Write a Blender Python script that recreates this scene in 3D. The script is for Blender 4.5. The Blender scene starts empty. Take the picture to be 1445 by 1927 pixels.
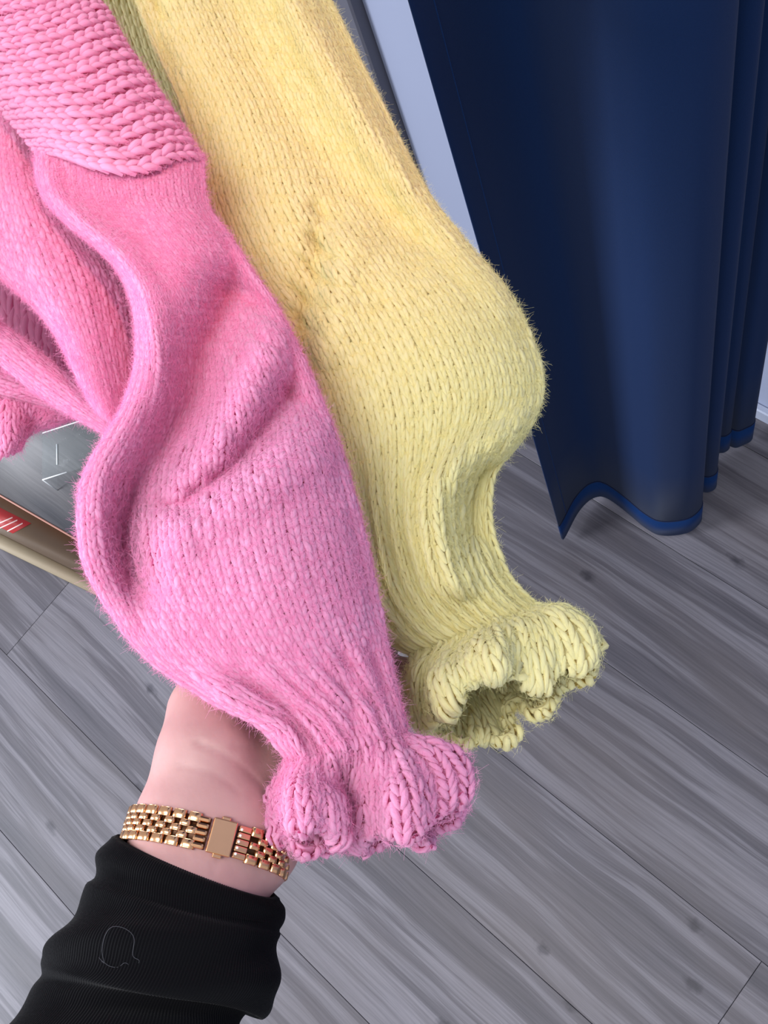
import bpy, bmesh, math
import numpy as np
from mathutils import Matrix, Vector

# ------------------------------------------------------------------ camera, world, lights
F_PX, W_PX, H_PX = 1875.46, 1445.0, 1927.0
CX, CY = W_PX / 2, H_PX / 2
CAM_R = np.array([[0.7368497897899168, 0.5232618813075431, -0.42807638437204865],
                  [0.6249648796404222, -0.7686900076548986, 0.13614173257140583],
                  [-0.2578202600700492, -0.36784871306286004, -0.8934293692259113]])  # rows: world X, Y, Z in camera right/down/forward
CAM_O = np.array([0.0, 0.0, 1.45])
scene = bpy.context.scene
COL = scene.collection
cam_data = bpy.data.cameras.new('camera')
cam_data.sensor_fit = 'HORIZONTAL'
cam_data.sensor_width = 36.0
cam_data.lens = 36.0 * F_PX / W_PX
cam_data.clip_start = 0.02
cam = bpy.data.objects.new('camera', cam_data)
COL.objects.link(cam)
M = Matrix.Identity(4)
for i in range(3):
    M[i][0] = CAM_R[i, 0]; M[i][1] = -CAM_R[i, 1]; M[i][2] = -CAM_R[i, 2]; M[i][3] = CAM_O[i]
cam.matrix_world = M
scene.camera = cam

world = bpy.data.worlds.new('world')
scene.world = world
world.use_nodes = True
bg = world.node_tree.nodes['Background']
bg.inputs[0].default_value = (0.80, 0.86, 1.0, 1)
bg.inputs[1].default_value = 0.40

def area_light(name, loc, target, size, power, color):
    ld = bpy.data.lights.new(name, 'AREA')
    ld.shape = 'RECTANGLE'; ld.size, ld.size_y = size
    ld.energy = power; ld.color = color
    o = bpy.data.objects.new(name, ld); COL.objects.link(o)
    o.location = loc
    d = Vector(target) - Vector(loc)
    o.rotation_euler = d.to_track_quat('-Z', 'Y').to_euler()
    return o
# shop ceiling panel and the tall shop window
area_light('ceiling_panel_lamp', (-0.3, -0.3, 2.75), (-0.4, -0.1, 0), (1.2, 0.6), 16, (1.0, 0.97, 0.94))
area_light('shop_window_daylight', (-2.1, -2.1, 1.8), (-0.35, 0.1, 0.85), (0.9, 1.8), 74, (0.88, 0.92, 1.0))
area_light('shop_door_daylight', (1.6, -1.9, 1.8), (-0.3, 0.2, 0.8), (1.2, 1.8), 10, (0.88, 0.93, 1.0))

# added warm spot standing in for colour bounced between the two cardigans
_t = CAM_O + CAM_R @ (np.array([(425 - CX) / F_PX, (290 - CY) / F_PX, 1.0]) * 0.54)
_p = _t + CAM_R @ np.array([0.30, -0.45, -1.1])
warm = bpy.data.lights.new('added_warm_spot', 'SPOT'); warm.energy = 15; warm.color = (1.0, 0.28, 0.16)
warm.shadow_soft_size = 0.03; warm.spot_size = math.radians(21); warm.spot_blend = 1.0
wo = bpy.data.objects.new('added_warm_spot', warm); COL.objects.link(wo)
wo.location = _p; wo.rotation_euler = Vector(_t - _p).to_track_quat('-Z', 'Y').to_euler()

vs = scene.view_settings
vs.view_transform = 'Standard'; vs.look = 'None'; vs.gamma = 1.0; vs.use_curve_mapping = False
vs.exposure = 0.9

# ------------------------------------------------------------------ helpers
rng = np.random.default_rng(7)

def PX(px, py, d):
    """image ray at pixel, depth d along the optical axis -> world point(s)"""
    px = np.asarray(px, float); py = np.asarray(py, float); d = np.asarray(d, float)
    px, py, d = np.broadcast_arrays(px, py, d)
    v = np.stack([(px - CX) / F_PX * d, (py - CY) / F_PX * d, d], -1)
    return v @ CAM_R.T + CAM_O

def cam2world(v):
    return np.asarray(v) @ CAM_R.T + CAM_O

def on_plane(px, py, z):
    r = CAM_R @ np.array([(px - CX) / F_PX, (py - CY) / F_PX, 1.0])
    return CAM_O + r * ((z - CAM_O[2]) / r[2])

def tag(o, label=None, cat=None, group=None, kind=None):
    if label: o['label'] = label
    if cat: o['category'] = cat
    if group: o['group'] = group
    if kind: o['kind'] = kind
    return o

def link(name, data, parent=None):
    o = bpy.data.objects.new(name, data); COL.objects.link(o)
    if parent is not None: o.parent = parent
    return o

def empty(name, loc=(0, 0, 0)):
    o = bpy.data.objects.new(name, None); COL.objects.link(o)
    o.location = loc; o.empty_display_size = 0.05
    return o

def child_of(o, parent):
    """parent with the object's data given in world coordinates"""
    o.parent = parent
    loc = Vector((0, 0, 0)); p = parent
    while p is not None:
        loc += Vector(p.location); p = p.parent
    o.location = -loc if o.location.length == 0 else Vector(o.location) - loc
    return o

def np_mesh(name, verts, quads, mat=None, smooth=True, tris=None, uv=None):
    verts = np.asarray(verts, np.float32).reshape(-1, 3)
    me = bpy.data.meshes.new(name)
    quads = np.asarray(quads, np.int32).reshape(-1, 4)
    loops = quads.ravel(); starts = np.arange(len(quads)) * 4; tot = np.full(len(quads), 4)
    if tris is not None and len(tris):
        tris = np.asarray(tris, np.int32).reshape(-1, 3)
        starts = np.concatenate([starts, len(loops) + np.arange(len(tris)) * 3])
        tot = np.concatenate([tot, np.full(len(tris), 3)])
        loops = np.concatenate([loops, tris.ravel()])
    me.vertices.add(len(verts)); me.vertices.foreach_set('co', verts.ravel())
    me.loops.add(len(loops)); me.loops.foreach_set('vertex_index', loops.astype(np.int32))
    me.polygons.add(len(starts)); me.polygons.foreach_set('loop_start', starts.astype(np.int32))
    me.polygons.foreach_set('loop_total', tot.astype(np.int32))
    if smooth: me.polygons.foreach_set('use_smooth', np.ones(len(starts), bool))
    me.update(calc_edges=True)
    if uv is not None:
        lay = me.uv_layers.new(name='yarn'); lay.data.foreach_set('uv', np.asarray(uv, np.float32)[loops].ravel())
    else: me.validate()
    if mat: me.materials.append(mat)
    return me

def grid_quads(nv, nu, wrap_u=False):
    j, i = np.meshgrid(np.arange(nv - 1), np.arange(nu if wrap_u else nu - 1), indexing='ij')
    i2 = (i + 1) % nu
    return np.stack([j * nu + i, j * nu + i2, (j + 1) * nu + i2, (j + 1) * nu + i], -1).reshape(-1, 4)

def cr_axis(c, t, per):
    """Catmull-Rom along axis 0 at parameters t in control index units"""
    n = len(c)
    k = np.floor(t).astype(int)
    if not per: k = np.clip(k, 0, n - 2)
    x = (t - k).reshape((-1,) + (1,) * (c.ndim - 1))
    def g(i):
        if per: return c[i % n]
        lo = i < 0; hi = i > n - 1
        r = c[np.clip(i, 0, n - 1)].copy()
        if lo.any(): r[lo] = 2 * c[0] - c[1]
        if hi.any(): r[hi] = 2 * c[n - 1] - c[n - 2]
        return r
    p0, p1, p2, p3 = g(k - 1), g(k), g(k + 1), g(k + 2)
    return 0.5 * (2 * p1 + (p2 - p0) * x + (2 * p0 - 5 * p1 + 4 * p2 - p3) * x ** 2 + (3 * p1 - p0 - 3 * p2 + p3) * x ** 3)

# ------------------------------------------------------------------ materials
def lin(r, g, b):
    f = lambda c: (c / 255 / 12.92) if c / 255 <= 0.04045 else ((c / 255 + 0.055) / 1.055) ** 2.4
    return (f(r), f(g), f(b), 1.0)

def mat_new(name):
    m = bpy.data.materials.new(name); m.use_nodes = True
    nt = m.node_tree; nt.nodes.clear()
    out = nt.nodes.new('ShaderNodeOutputMaterial')
    p = nt.nodes.new('ShaderNodeBsdfPrincipled')
    nt.links.new(p.outputs[0], out.inputs[0])
    return m, nt, p, out

def node(nt, kind, **kw):
    n = nt.nodes.new(kind)
    for k, v in kw.items():
        if k.startswith('in_'):
            key = k[3:]; key = int(key) if key.isdigit() else key
            n.inputs[key].default_value = v
        else: setattr(n, k, v)
    return n

def simple_mat(name, col, rough=0.6, metal=0.0, noise=0.06, nscale=40, bump=0.0, bscale=300, **extra):
    m, nt, p, out = mat_new(name)
    tc = node(nt, 'ShaderNodeTexCoord')
    nz = node(nt, 'ShaderNodeTexNoise', in_Scale=nscale, in_Detail=4.0)
    nt.links.new(tc.outputs['Object'], nz.inputs['Vector'])
    mx = node(nt, 'ShaderNodeMix', data_type='RGBA')
    mx.inputs[6].default_value = tuple(min(1, c * (1 - noise)) for c in col[:3]) + (1,)
    mx.inputs[7].default_value = tuple(min(1, c * (1 + noise)) for c in col[:3]) + (1,)
    nt.links.new(nz.outputs[0], mx.inputs[0]); nt.links.new(mx.outputs[2], p.inputs['Base Color'])
    p.inputs['Roughness'].default_value = rough; p.inputs['Metallic'].default_value = metal
    for k, v in extra.items(): p.inputs[k.replace('_', ' ')].default_value = v
    if bump:
        b = node(nt, 'ShaderNodeBump', in_Strength=bump, in_Distance=0.001)
        nb = node(nt, 'ShaderNodeTexNoise', in_Scale=bscale, in_Detail=3.0)
        nt.links.new(tc.outputs['Object'], nb.inputs['Vector'])
        nt.links.new(nb.outputs[0], b.inputs['Height']); nt.links.new(b.outputs[0], p.inputs['Normal'])
    return m

def yarn_mat(name, col, trans, tfac=0.3):
    m, nt, p, out = mat_new(name)
    tc = node(nt, 'ShaderNodeTexCoord')
    nz = node(nt, 'ShaderNodeTexNoise', in_Scale=220.0, in_Detail=3.0)
    nt.links.new(tc.outputs['Object'], nz.inputs['Vector'])
    mx = node(nt, 'ShaderNodeMix', data_type='RGBA')
    mx.inputs[6].default_value = tuple(c * 0.93 for c in col[:3]) + (1,)
    mx.inputs[7].default_value = tuple(min(1, c * 1.05) for c in col[:3]) + (1,)
    nt.links.new(nz.outputs[0], mx.inputs[0]); nt.links.new(mx.outputs[2], p.inputs['Base Color'])
    p.inputs['Roughness'].default_value = 0.85
    p.inputs['Specular IOR Level'].default_value = 0.15
    p.inputs['Sheen Weight'].default_value = 0.25
    p.inputs['Sheen Roughness'].default_value = 0.5
    b = node(nt, 'ShaderNodeBump', in_Strength=0.7, in_Distance=0.0005)
    uvn = node(nt, 'ShaderNodeUVMap'); uvn.uv_map = 'yarn'
    mpn = node(nt, 'ShaderNodeMapping'); mpn.inputs['Scale'].default_value = (1.6, 5.5, 1)
    nb = node(nt, 'ShaderNodeTexNoise', in_Scale=1.0, in_Detail=3.0, in_Roughness=0.7, in_Distortion=0.6)
    nt.links.new(uvn.outputs[0], mpn.inputs[0]); nt.links.new(mpn.outputs[0], nb.inputs['Vector'])
    nt.links.new(nb.outputs[0], b.inputs['Height']); nt.links.new(b.outputs[0], p.inputs['Normal'])
    t = node(nt, 'ShaderNodeBsdfTranslucent'); t.inputs[0].default_value = trans
    ms = node(nt, 'ShaderNodeMixShader'); ms.inputs[0].default_value = tfac
    nt.links.new(p.outputs[0], ms.inputs[1]); nt.links.new(t.outputs[0], ms.inputs[2])
    nt.links.new(ms.outputs[0], out.inputs[0])
    return m

MAT = {}
MAT['pink'] = yarn_mat('pink_yarn', lin(250, 182, 222), lin(252, 112, 176), 0.38)
MAT['yellow'] = yarn_mat('yellow_yarn', lin(250, 250, 192), lin(253, 222, 122), 0.36)

def wood_floor_mat(name, dark, mid, light, warm):
    m, nt, p, out = mat_new(name)
    L = nt.links
    tc = node(nt, 'ShaderNodeTexCoord'); oi = node(nt, 'ShaderNodeObjectInfo')
    add = node(nt, 'ShaderNodeVectorMath', operation='MULTIPLY_ADD')
    comb = node(nt, 'ShaderNodeCombineXYZ')
    for k in range(3): L.new(oi.outputs['Random'], comb.inputs[k])
    L.new(comb.outputs[0], add.inputs[0]); add.inputs[1].default_value = (13.7, 7.3, 5.1)
    L.new(tc.outputs['Object'], add.inputs[2])
    # wander of the grain
    mp0 = node(nt, 'ShaderNodeMapping'); mp0.inputs['Scale'].default_value = (1.6, 4.0, 1)
    L.new(add.outputs[0], mp0.inputs[0])
    wn = node(nt, 'ShaderNodeTexNoise', in_Scale=1.5, in_Detail=2.0)
    L.new(mp0.outputs[0], wn.inputs['Vector'])
    wsub = node(nt, 'ShaderNodeMath', operation='MULTIPLY_ADD'); wsub.inputs[1].default_value = 0.035; wsub.inputs[2].default_value = -0.0175
    L.new(wn.outputs[0], wsub.inputs[0])
    wv = node(nt, 'ShaderNodeCombineXYZ'); L.new(wsub.outputs[0], wv.inputs[1])
    warp = node(nt, 'ShaderNodeVectorMath', operation='ADD')
    L.new(add.outputs[0], warp.inputs[0]); L.new(wv.outputs[0], warp.inputs[1])
    def streak(sx, sy, detail, rough=0.6):
        mp = node(nt, 'ShaderNodeMapping'); mp.inputs['Scale'].default_value = (sx, sy, 1)
        L.new(warp.outputs[0], mp.inputs[0])
        n = node(nt, 'ShaderNodeTexNoise', in_Scale=1.0, in_Detail=detail, in_Roughness=rough)
        L.new(mp.outputs[0], n.inputs['Vector']); return n
    broad = streak(1.3, 34, 5.0)
    fine = streak(5, 300, 5.0, 0.75)
    patch = streak(3.0, 7.0, 5.0)
    ramp = node(nt, 'ShaderNodeValToRGB')
    ramp.color_ramp.elements[0].position = 0.33; ramp.color_ramp.elements[0].color = dark
    ramp.color_ramp.elements[1].position = 0.66; ramp.color_ramp.elements[1].color = light
    e = ramp.color_ramp.elements.new(0.49); e.color = mid
    e = ramp.color_ramp.elements.new(0.53); e.color = tuple(0.4 * a + 0.6 * b for a, b in zip(mid, light))
    L.new(broad.outputs[0], ramp.inputs[0])
    r2 = node(nt, 'ShaderNodeValToRGB')
    r2.color_ramp.elements[0].position = 0.36; r2.color_ramp.elements[0].color = (0.70, 0.70, 0.72, 1)
    r2.color_ramp.elements[1].position = 0.60; r2.color_ramp.elements[1].color = (1.14, 1.14, 1.14, 1)
    L.new(fine.outputs[0], r2.inputs[0])
    mul = node(nt, 'ShaderNodeMix', data_type='RGBA', blend_type='MULTIPLY'); mul.inputs[0].default_value = 0.85
    L.new(ramp.outputs[0], mul.inputs[6]); L.new(r2.outputs[0], mul.inputs[7])
    r3 = node(nt, 'ShaderNodeValToRGB')
    r3.color_ramp.elements[0].position = 0.40; r3.color_ramp.elements[0].color = (0, 0, 0, 1)
    r3.color_ramp.elements[1].position = 0.72; r3.color_ramp.elements[1].color = (0.55, 0.55, 0.55, 1)
    L.new(patch.outputs[0], r3.inputs[0])
    mw = node(nt, 'ShaderNodeMix', data_type='RGBA'); mw.inputs[7].default_value = warm
    L.new(r3.outputs[0], mw.inputs[0]); L.new(mul.outputs[2], mw.inputs[6])
    # knots
    mk = node(nt, 'ShaderNodeMapping'); mk.inputs['Scale'].default_value = (3.1, 5.5, 1)
    L.new(warp.outputs[0], mk.inputs[0])
    vo = node(nt, 'ShaderNodeTexVoronoi', in_Scale=1.0); vo.voronoi_dimensions = '2D'
    L.new(mk.outputs[0], vo.inputs['Vector'])
    nk = node(nt, 'ShaderNodeTexNoise', in_Scale=90.0, in_Detail=2.0); L.new(tc.outputs['Object'], nk.inputs['Vector'])
    ak = node(nt, 'ShaderNodeMath', operation='MULTIPLY_ADD'); ak.inputs[1].default_value = 0.07
    L.new(nk.outputs[0], ak.inputs[0]); L.new(vo.outputs['Distance'], ak.inputs[2])
    rk = node(nt, 'ShaderNodeValToRGB')
    rk.color_ramp.elements[0].position = 0.05; rk.color_ramp.elements[0].color = (0.34, 0.34, 0.38, 1)
    rk.color_ramp.elements[1].position = 0.085; rk.color_ramp.elements[1].color = (1, 1, 1, 1)
    L.new(ak.outputs[0], rk.inputs[0])
    m2 = node(nt, 'ShaderNodeMix', data_type='RGBA', blend_type='MULTIPLY'); m2.inputs[0].default_value = 0.8
    L.new(mw.outputs[2], m2.inputs[6]); L.new(rk.outputs[0], m2.inputs[7])
    L.new(m2.outputs[2], p.inputs['Base Color'])
    p.inputs['Roughness'].default_value = 0.42
    p.inputs['Specular IOR Level'].default_value = 0.35
    b = node(nt, 'ShaderNodeBump', in_Strength=0.25, in_Distance=0.0005)
    L.new(fine.outputs[0], b.inputs['Height']); L.new(b.outputs[0], p.inputs['Normal'])
    return m
MAT['floor'] = wood_floor_mat('grey_vinyl_plank', lin(66, 64, 70), lin(84, 81, 87), lin(112, 109, 115), lin(88, 82, 83))
MAT['counter_top'] = wood_floor_mat('grey_laminate', lin(60, 60, 64), lin(70, 69, 72), lin(86, 84, 86), lin(76, 72, 71))
MAT['wall'] = simple_mat('white_paint', lin(146, 153, 176), 0.55, noise=0.02, nscale=6)
MAT['skirting'] = simple_mat('white_skirting', lin(160, 166, 184), 0.4, noise=0.02)
MAT['post'] = simple_mat('grey_profile', lin(88, 88, 98), 0.5)

def cloth_mat(name, col, bump=0.25):
    m = simple_mat(name, col, 0.9, noise=0.10, nscale=900, bump=bump, bscale=1800, Sheen_Weight=0.04, Specular_IOR_Level=0.1)
    return m
MAT['curtain'] = cloth_mat('navy_curtain_cloth', lin(8, 32, 68))
MAT['hem'] = cloth_mat('navy_hem_cloth', lin(9, 40, 84))
MAT['hem_thread'] = cloth_mat('dark_navy_thread', lin(10, 20, 48))
MAT['black_knit'] = cloth_mat('black_fine_knit', lin(6, 6, 9))
MAT['thread'] = simple_mat('pale_lint', lin(62, 62, 68), 0.8)
MAT['gold'] = simple_mat('rose_gold', lin(222, 168, 124), 0.22, 1.0, noise=0.04, nscale=300)
MAT['dark_gap'] = simple_mat('dark_bracelet_core', lin(70, 44, 26), 0.45, 0.7)
MAT['stone'] = simple_mat('white_stone', lin(245, 240, 230), 0.15)
MAT['dial'] = simple_mat('watch_dial', lin(235, 225, 210), 0.3)
MAT['dark_wood'] = simple_mat('dark_brown_wood', lin(84, 66, 48), 0.5, noise=0.25, nscale=14, bump=0.2, bscale=60)
MAT['tan_wood'] = simple_mat('tan_wood', lin(150, 136, 112), 0.55, noise=0.12, nscale=14, bump=0.2, bscale=60)
MAT['edge'] = simple_mat('salmon_edge_band', lin(170, 120, 105), 0.5)
MAT['red'] = simple_mat('red_label_paper', lin(150, 28, 30), 0.4)
MAT['label_ink'] = simple_mat('pale_label_print', lin(215, 185, 180), 0.5)

def skin_mat():
    m, nt, p, out = mat_new('skin')
    L = nt.links
    tc = node(nt, 'ShaderNodeTexCoord')
    nz = node(nt, 'ShaderNodeTexNoise', in_Scale=45.0, in_Detail=4.0); L.new(tc.outputs['Object'], nz.inputs['Vector'])
    r = node(nt, 'ShaderNodeValToRGB')
    r.color_ramp.elements[0].position = 0.3; r.color_ramp.elements[0].color = lin(172, 129, 127)
    r.color_ramp.elements[1].position = 0.7; r.color_ramp.elements[1].color = lin(183, 142, 139)
    L.new(nz.outputs[0], r.inputs[0]); L.new(r.outputs[0], p.inputs['Base Color'])
    p.inputs['Roughness'].default_value = 0.5
    p.inputs['Specular IOR Level'].default_value = 0.3
    p.inputs['Subsurface Weight'].default_value = 0.25
    p.inputs['Subsurface Radius'].default_value = (0.012, 0.004, 0.002)
    p.inputs['Subsurface Scale'].default_value = 0.5
    b = node(nt, 'ShaderNodeBump', in_Strength=0.25, in_Distance=0.0006)
    nb = node(nt, 'ShaderNodeTexNoise', in_Scale=260.0, in_Detail=4.0); L.new(tc.outputs['Object'], nb.inputs['Vector'])
    L.new(nb.outputs[0], b.inputs['Height']); L.new(b.outputs[0], p.inputs['Normal'])
    return m
MAT['skin'] = skin_mat()

def acrylic_mat():
    m, nt, p, out = mat_new('clear_acrylic')
    p.inputs['Base Color'].default_value = (0.9, 0.95, 0.95, 1); p.inputs['Roughness'].default_value = 0.05
    t = node(nt, 'ShaderNodeBsdfTransparent'); t.inputs[0].default_value = (0.96, 0.97, 0.97, 1)
    ms = node(nt, 'ShaderNodeMixShader'); ms.inputs[0].default_value = 0.03
    nt.links.new(t.outputs[0], ms.inputs[1]); nt.links.new(p.outputs[0], ms.inputs[2]); nt.links.new(ms.outputs[0], out.inputs[0])
    return m
MAT['acrylic'] = acrylic_mat()
MAT['acrylic_edge'] = simple_mat('polished_acrylic_edge', lin(225, 228, 228), 0.2)

def box_mesh(name, sx, sy, sz, mat, bevel=0.0, seg=1):
    bm = bmesh.new(); bmesh.ops.create_cube(bm, size=1.0)
    bmesh.ops.scale(bm, vec=(sx, sy, sz), verts=bm.verts)
    if bevel: bmesh.ops.bevel(bm, geom=bm.edges[:], offset=bevel, segments=seg, affect='EDGES', profile=0.5)
    me = bpy.data.meshes.new(name); bm.to_mesh(me); bm.free()
    me.materials.append(mat); return me

# ------------------------------------------------------------------ the setting
floor = link('floor', box_mesh('floor', 5.2, 3.6, 0.02, MAT['post']))
floor.location = (-1.0, -0.2, -0.0165)
tag(floor, 'grey wood-look vinyl plank floor', None, None, 'structure')
PW, PL = 0.1965, 1.22
plank = box_mesh('plank', PL - 0.0007, PW - 0.0006, 0.006, MAT['floor'], 0.0004)
joint = {0: 0.109, 1: 0.30, 2: 0.25, 3: 0.20, 4: 0.30, -1: 0.14, -2: 0.06, -3: 0.0, -4: -0.3, -5: 0.0, -6: 0.2, -7: 0.3}
for r in range(-7, 5):
    yc = 0.033 + PW * (r - 0.5)
    j0 = joint.get(r, 0.0)
    for k in range(-3, 2):
        xc = j0 + PL * (k + 0.5)
        if xc - PL / 2 < -3.55 or xc + PL / 2 > 1.58: continue
        o = link('plank', plank, floor)
        o.location = (xc + 1.0, yc + 0.2, -0.003 + 0.0165)

WY = 0.676
wall = link('wall_back', box_mesh('wall_back', 2.55, 0.09, 2.7, MAT['wall'])); wall.location = (-0.94 + 1.275, WY + 0.045 + 0.006, 1.35)
tag(wall, 'plain white painted wall behind the navy curtain', None, None, 'structure')
bb = link('baseboard_back', box_mesh('baseboard_back', 2.55, 0.012, 0.028, MAT['skirting'], 0.002)); bb.location = (-0.94 + 1.275, WY, 0.0142)
tag(bb, 'low white skirting strip at the foot of the white wall', None, None, 'structure')
tr = link('trim_1', box_mesh('trim_1', 0.12, 0.13, 2.7, MAT['post'], 0.003)); tr.location = (-1.0005, WY + 0.05, 1.35)
tag(tr, 'grey profile closing the end of the white wall', None, None, 'structure')

# ------------------------------------------------------------------ curtain
def make_curtain():
    pts = [(1058, 1015), (1064, 1006), (1085, 966), (1106, 942), (1126, 933), (1142, 936), (1160, 947), (1183, 965), (1217, 993), (1246, 1006), (1290, 1002), (1314, 985),
           (1318, 968), (1304, 944), (1296, 926), (1308, 921), (1330, 925), (1345, 917), (1344, 900), (1328, 880), (1330, 862), (1348, 852), (1362, 850), (1371, 842),
           (1366, 832), (1370, 836), (1384, 841), (1398, 836), (1411, 829), (1414, 819), (1404, 808)]
    zb = 0.018
    path = np.array([on_plane(px, py, zb)[:2] for px, py in pts])
    t = np.linspace(0, len(path) - 1, 260)
    path = cr_axis(path, t, False)
    root = empty('curtain', (float(path[0, 0]), float(path[0, 1]), zb))
    tag(root, 'navy blue floor-length curtain hanging in folds before the white wall', 'curtain')
    tang = np.gradient(path, axis=0); tang /= np.linalg.norm(tang, axis=1)[:, None]
    nrm = np.stack([tang[:, 1], -tang[:, 0]], 1)
    def sheet(z0, z1, nz, off, mat, name, thick):
        zs = np.linspace(z0, z1, nz)
        V = []
        for side in (0, 1):
            p = path + nrm * (off + (thick if side else -thick))
            for z in zs: V.append(np.concatenate([p, np.full((len(p), 1), z)], 1))
        V = np.array(V).reshape(-1, 3); n = len(path)
        q1 = grid_quads(nz, n); q2 = grid_quads(nz, n) + nz * n
        q2 = q2[:, ::-1]
        a = np.arange(n - 1)
        bot = np.stack([a, a + 1, a + 1 + nz * n, a + nz * n], 1)[:, ::-1]
        top = np.stack([a, a + 1, a + 1 + nz * n, a + nz * n], 1) + (nz - 1) * n
        j = np.arange(nz - 1) * n
        e1 = np.stack([j, j + n, j + n + nz * n, j + nz * n], 1); e2 = (e1 + n - 1)[:, ::-1]
        me = np_mesh(name, V, np.concatenate([q1, q2, bot, top, e1, e2]), mat)
        o = link(name, me); child_of(o, root); return o
    sheet(zb + 0.004, 2.35, 12, 0, MAT['curtain'], 'drape', 0.0006)
    h = sheet(zb, zb + 0.055, 2, 0, MAT['hem'], 'hem', 0.0016); h['label'] = 'slightly brighter blue turned-up hem'
    sheet(zb + 0.0552, zb + 0.0575, 2, 0, MAT['hem_thread'], 'hem_stitching', 0.0014)
    # side seam running up the leading edge
    k = 12
    b = np.array([path[k, 0], path[k, 1]]) + nrm[k] * 0.0008
    ring = np.array([[math.cos(a), math.sin(a)] for a in np.linspace(0, 2 * math.pi, 6, endpoint=False)]) * 0.0006
    V = np.array([[b[0] + r[0], b[1] + r[1], z] for z in (zb + 0.06, 2.34) for r in ring])
    o = link('side_seam', np_mesh('side_seam', V, grid_quads(2, 6, True), MAT['hem'])); child_of(o, root)
    return root
make_curtain()

# ------------------------------------------------------------------ low platform with acrylic riser
def prism(name, quad, z0, z1, mat, parent):
    q = np.array(quad, float)
    if np.cross(q[1] - q[0], q[2] - q[1]) < 0: q = q[::-1]
    V = [(x, y, z) for z in (z0, z1) for x, y in q]
    Q = [(3, 2, 1, 0), (4, 5, 6, 7)] + [(i, (i + 1) % 4, (i + 1) % 4 + 4, i + 4) for i in range(4)]
    o = link(name, np_mesh(name, V, Q, mat, False)); child_of(o, parent); return o
HT = 0.028
def make_platform():
    def line(p, q, x0, x1, z):
        m = (q[1] - p[1]) / (q[0] - p[0])
        a = on_plane(p[0], p[1], z)[:2]; b = on_plane(q[0], q[1], z)[:2]
        d = (b - a) / np.linalg.norm(b - a)
        return a + d * x0, a + d * x1
    o0, o1 = line((0, 1032), (183, 1121), -0.7, 0.44, 0.016)
    m0, m1 = line((0, 1004), (172, 1090), -0.7, 0.44, 0.020)
    i0, i1 = line((0, 934), (149, 1020), -0.7, 0.44, HT)
    d = (i1 - i0) / np.linalg.norm(i1 - i0); inw = np.array([-d[1], d[0]])
    root = empty('display_platform', (float(o1[0]), float(o1[1]), 0))
    tag(root, 'low display platform with grey top and dark brown wooden border on the floor', 'platform')
    e = 0.0004
    prism('outer_trim', [o0, o1, m1 - inw * e, m0 - inw * e], 0.0002, 0.016, MAT['tan_wood'], root)
    prism('border', [m0, m1, i1 - inw * e, i0 - inw * e], 0.0002, 0.022, MAT['dark_wood'], root)
    prism('edge_strip', [i0, i1, i1 + inw * .003, i0 + inw * .003], 0.0002, HT + 0.001, MAT['edge'], root)
    prism('top_panel', [i0 + inw * .0034, i1 + inw * .0034, i1 + inw * .46, i0 + inw * .46], 0.0002, HT, MAT['counter_top'], root)
    zl = 0.0222
    w = lambda px, py, z=zl: on_plane(px, py, z)[:2]
    prism('red_label', [w(-70, 915), w(0, 949), w(59, 985), w(24, 1003), w(0, 1000), ][:0] or [w(-60, 925), w(59, 985), w(24, 1004), w(-90, 948)], zl, zl + 0.0006, MAT['red'], root)
    for (ax, ay), (bx, by) in (((-4, 986), (24, 974)), ((-2, 995), (33, 979)), ((14, 1000), (43, 985))):
        a, b = np.array(w(ax, ay)), np.array(w(bx, by)); t = (b - a) / np.linalg.norm(b - a); nn = np.array([-t[1], t[0]]) * 0.0012
        prism('print_line', [a - nn, b - nn, b + nn, a + nn], zl + 0.0006, zl + 0.0009, MAT['label_ink'], root)
make_platform()

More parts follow.
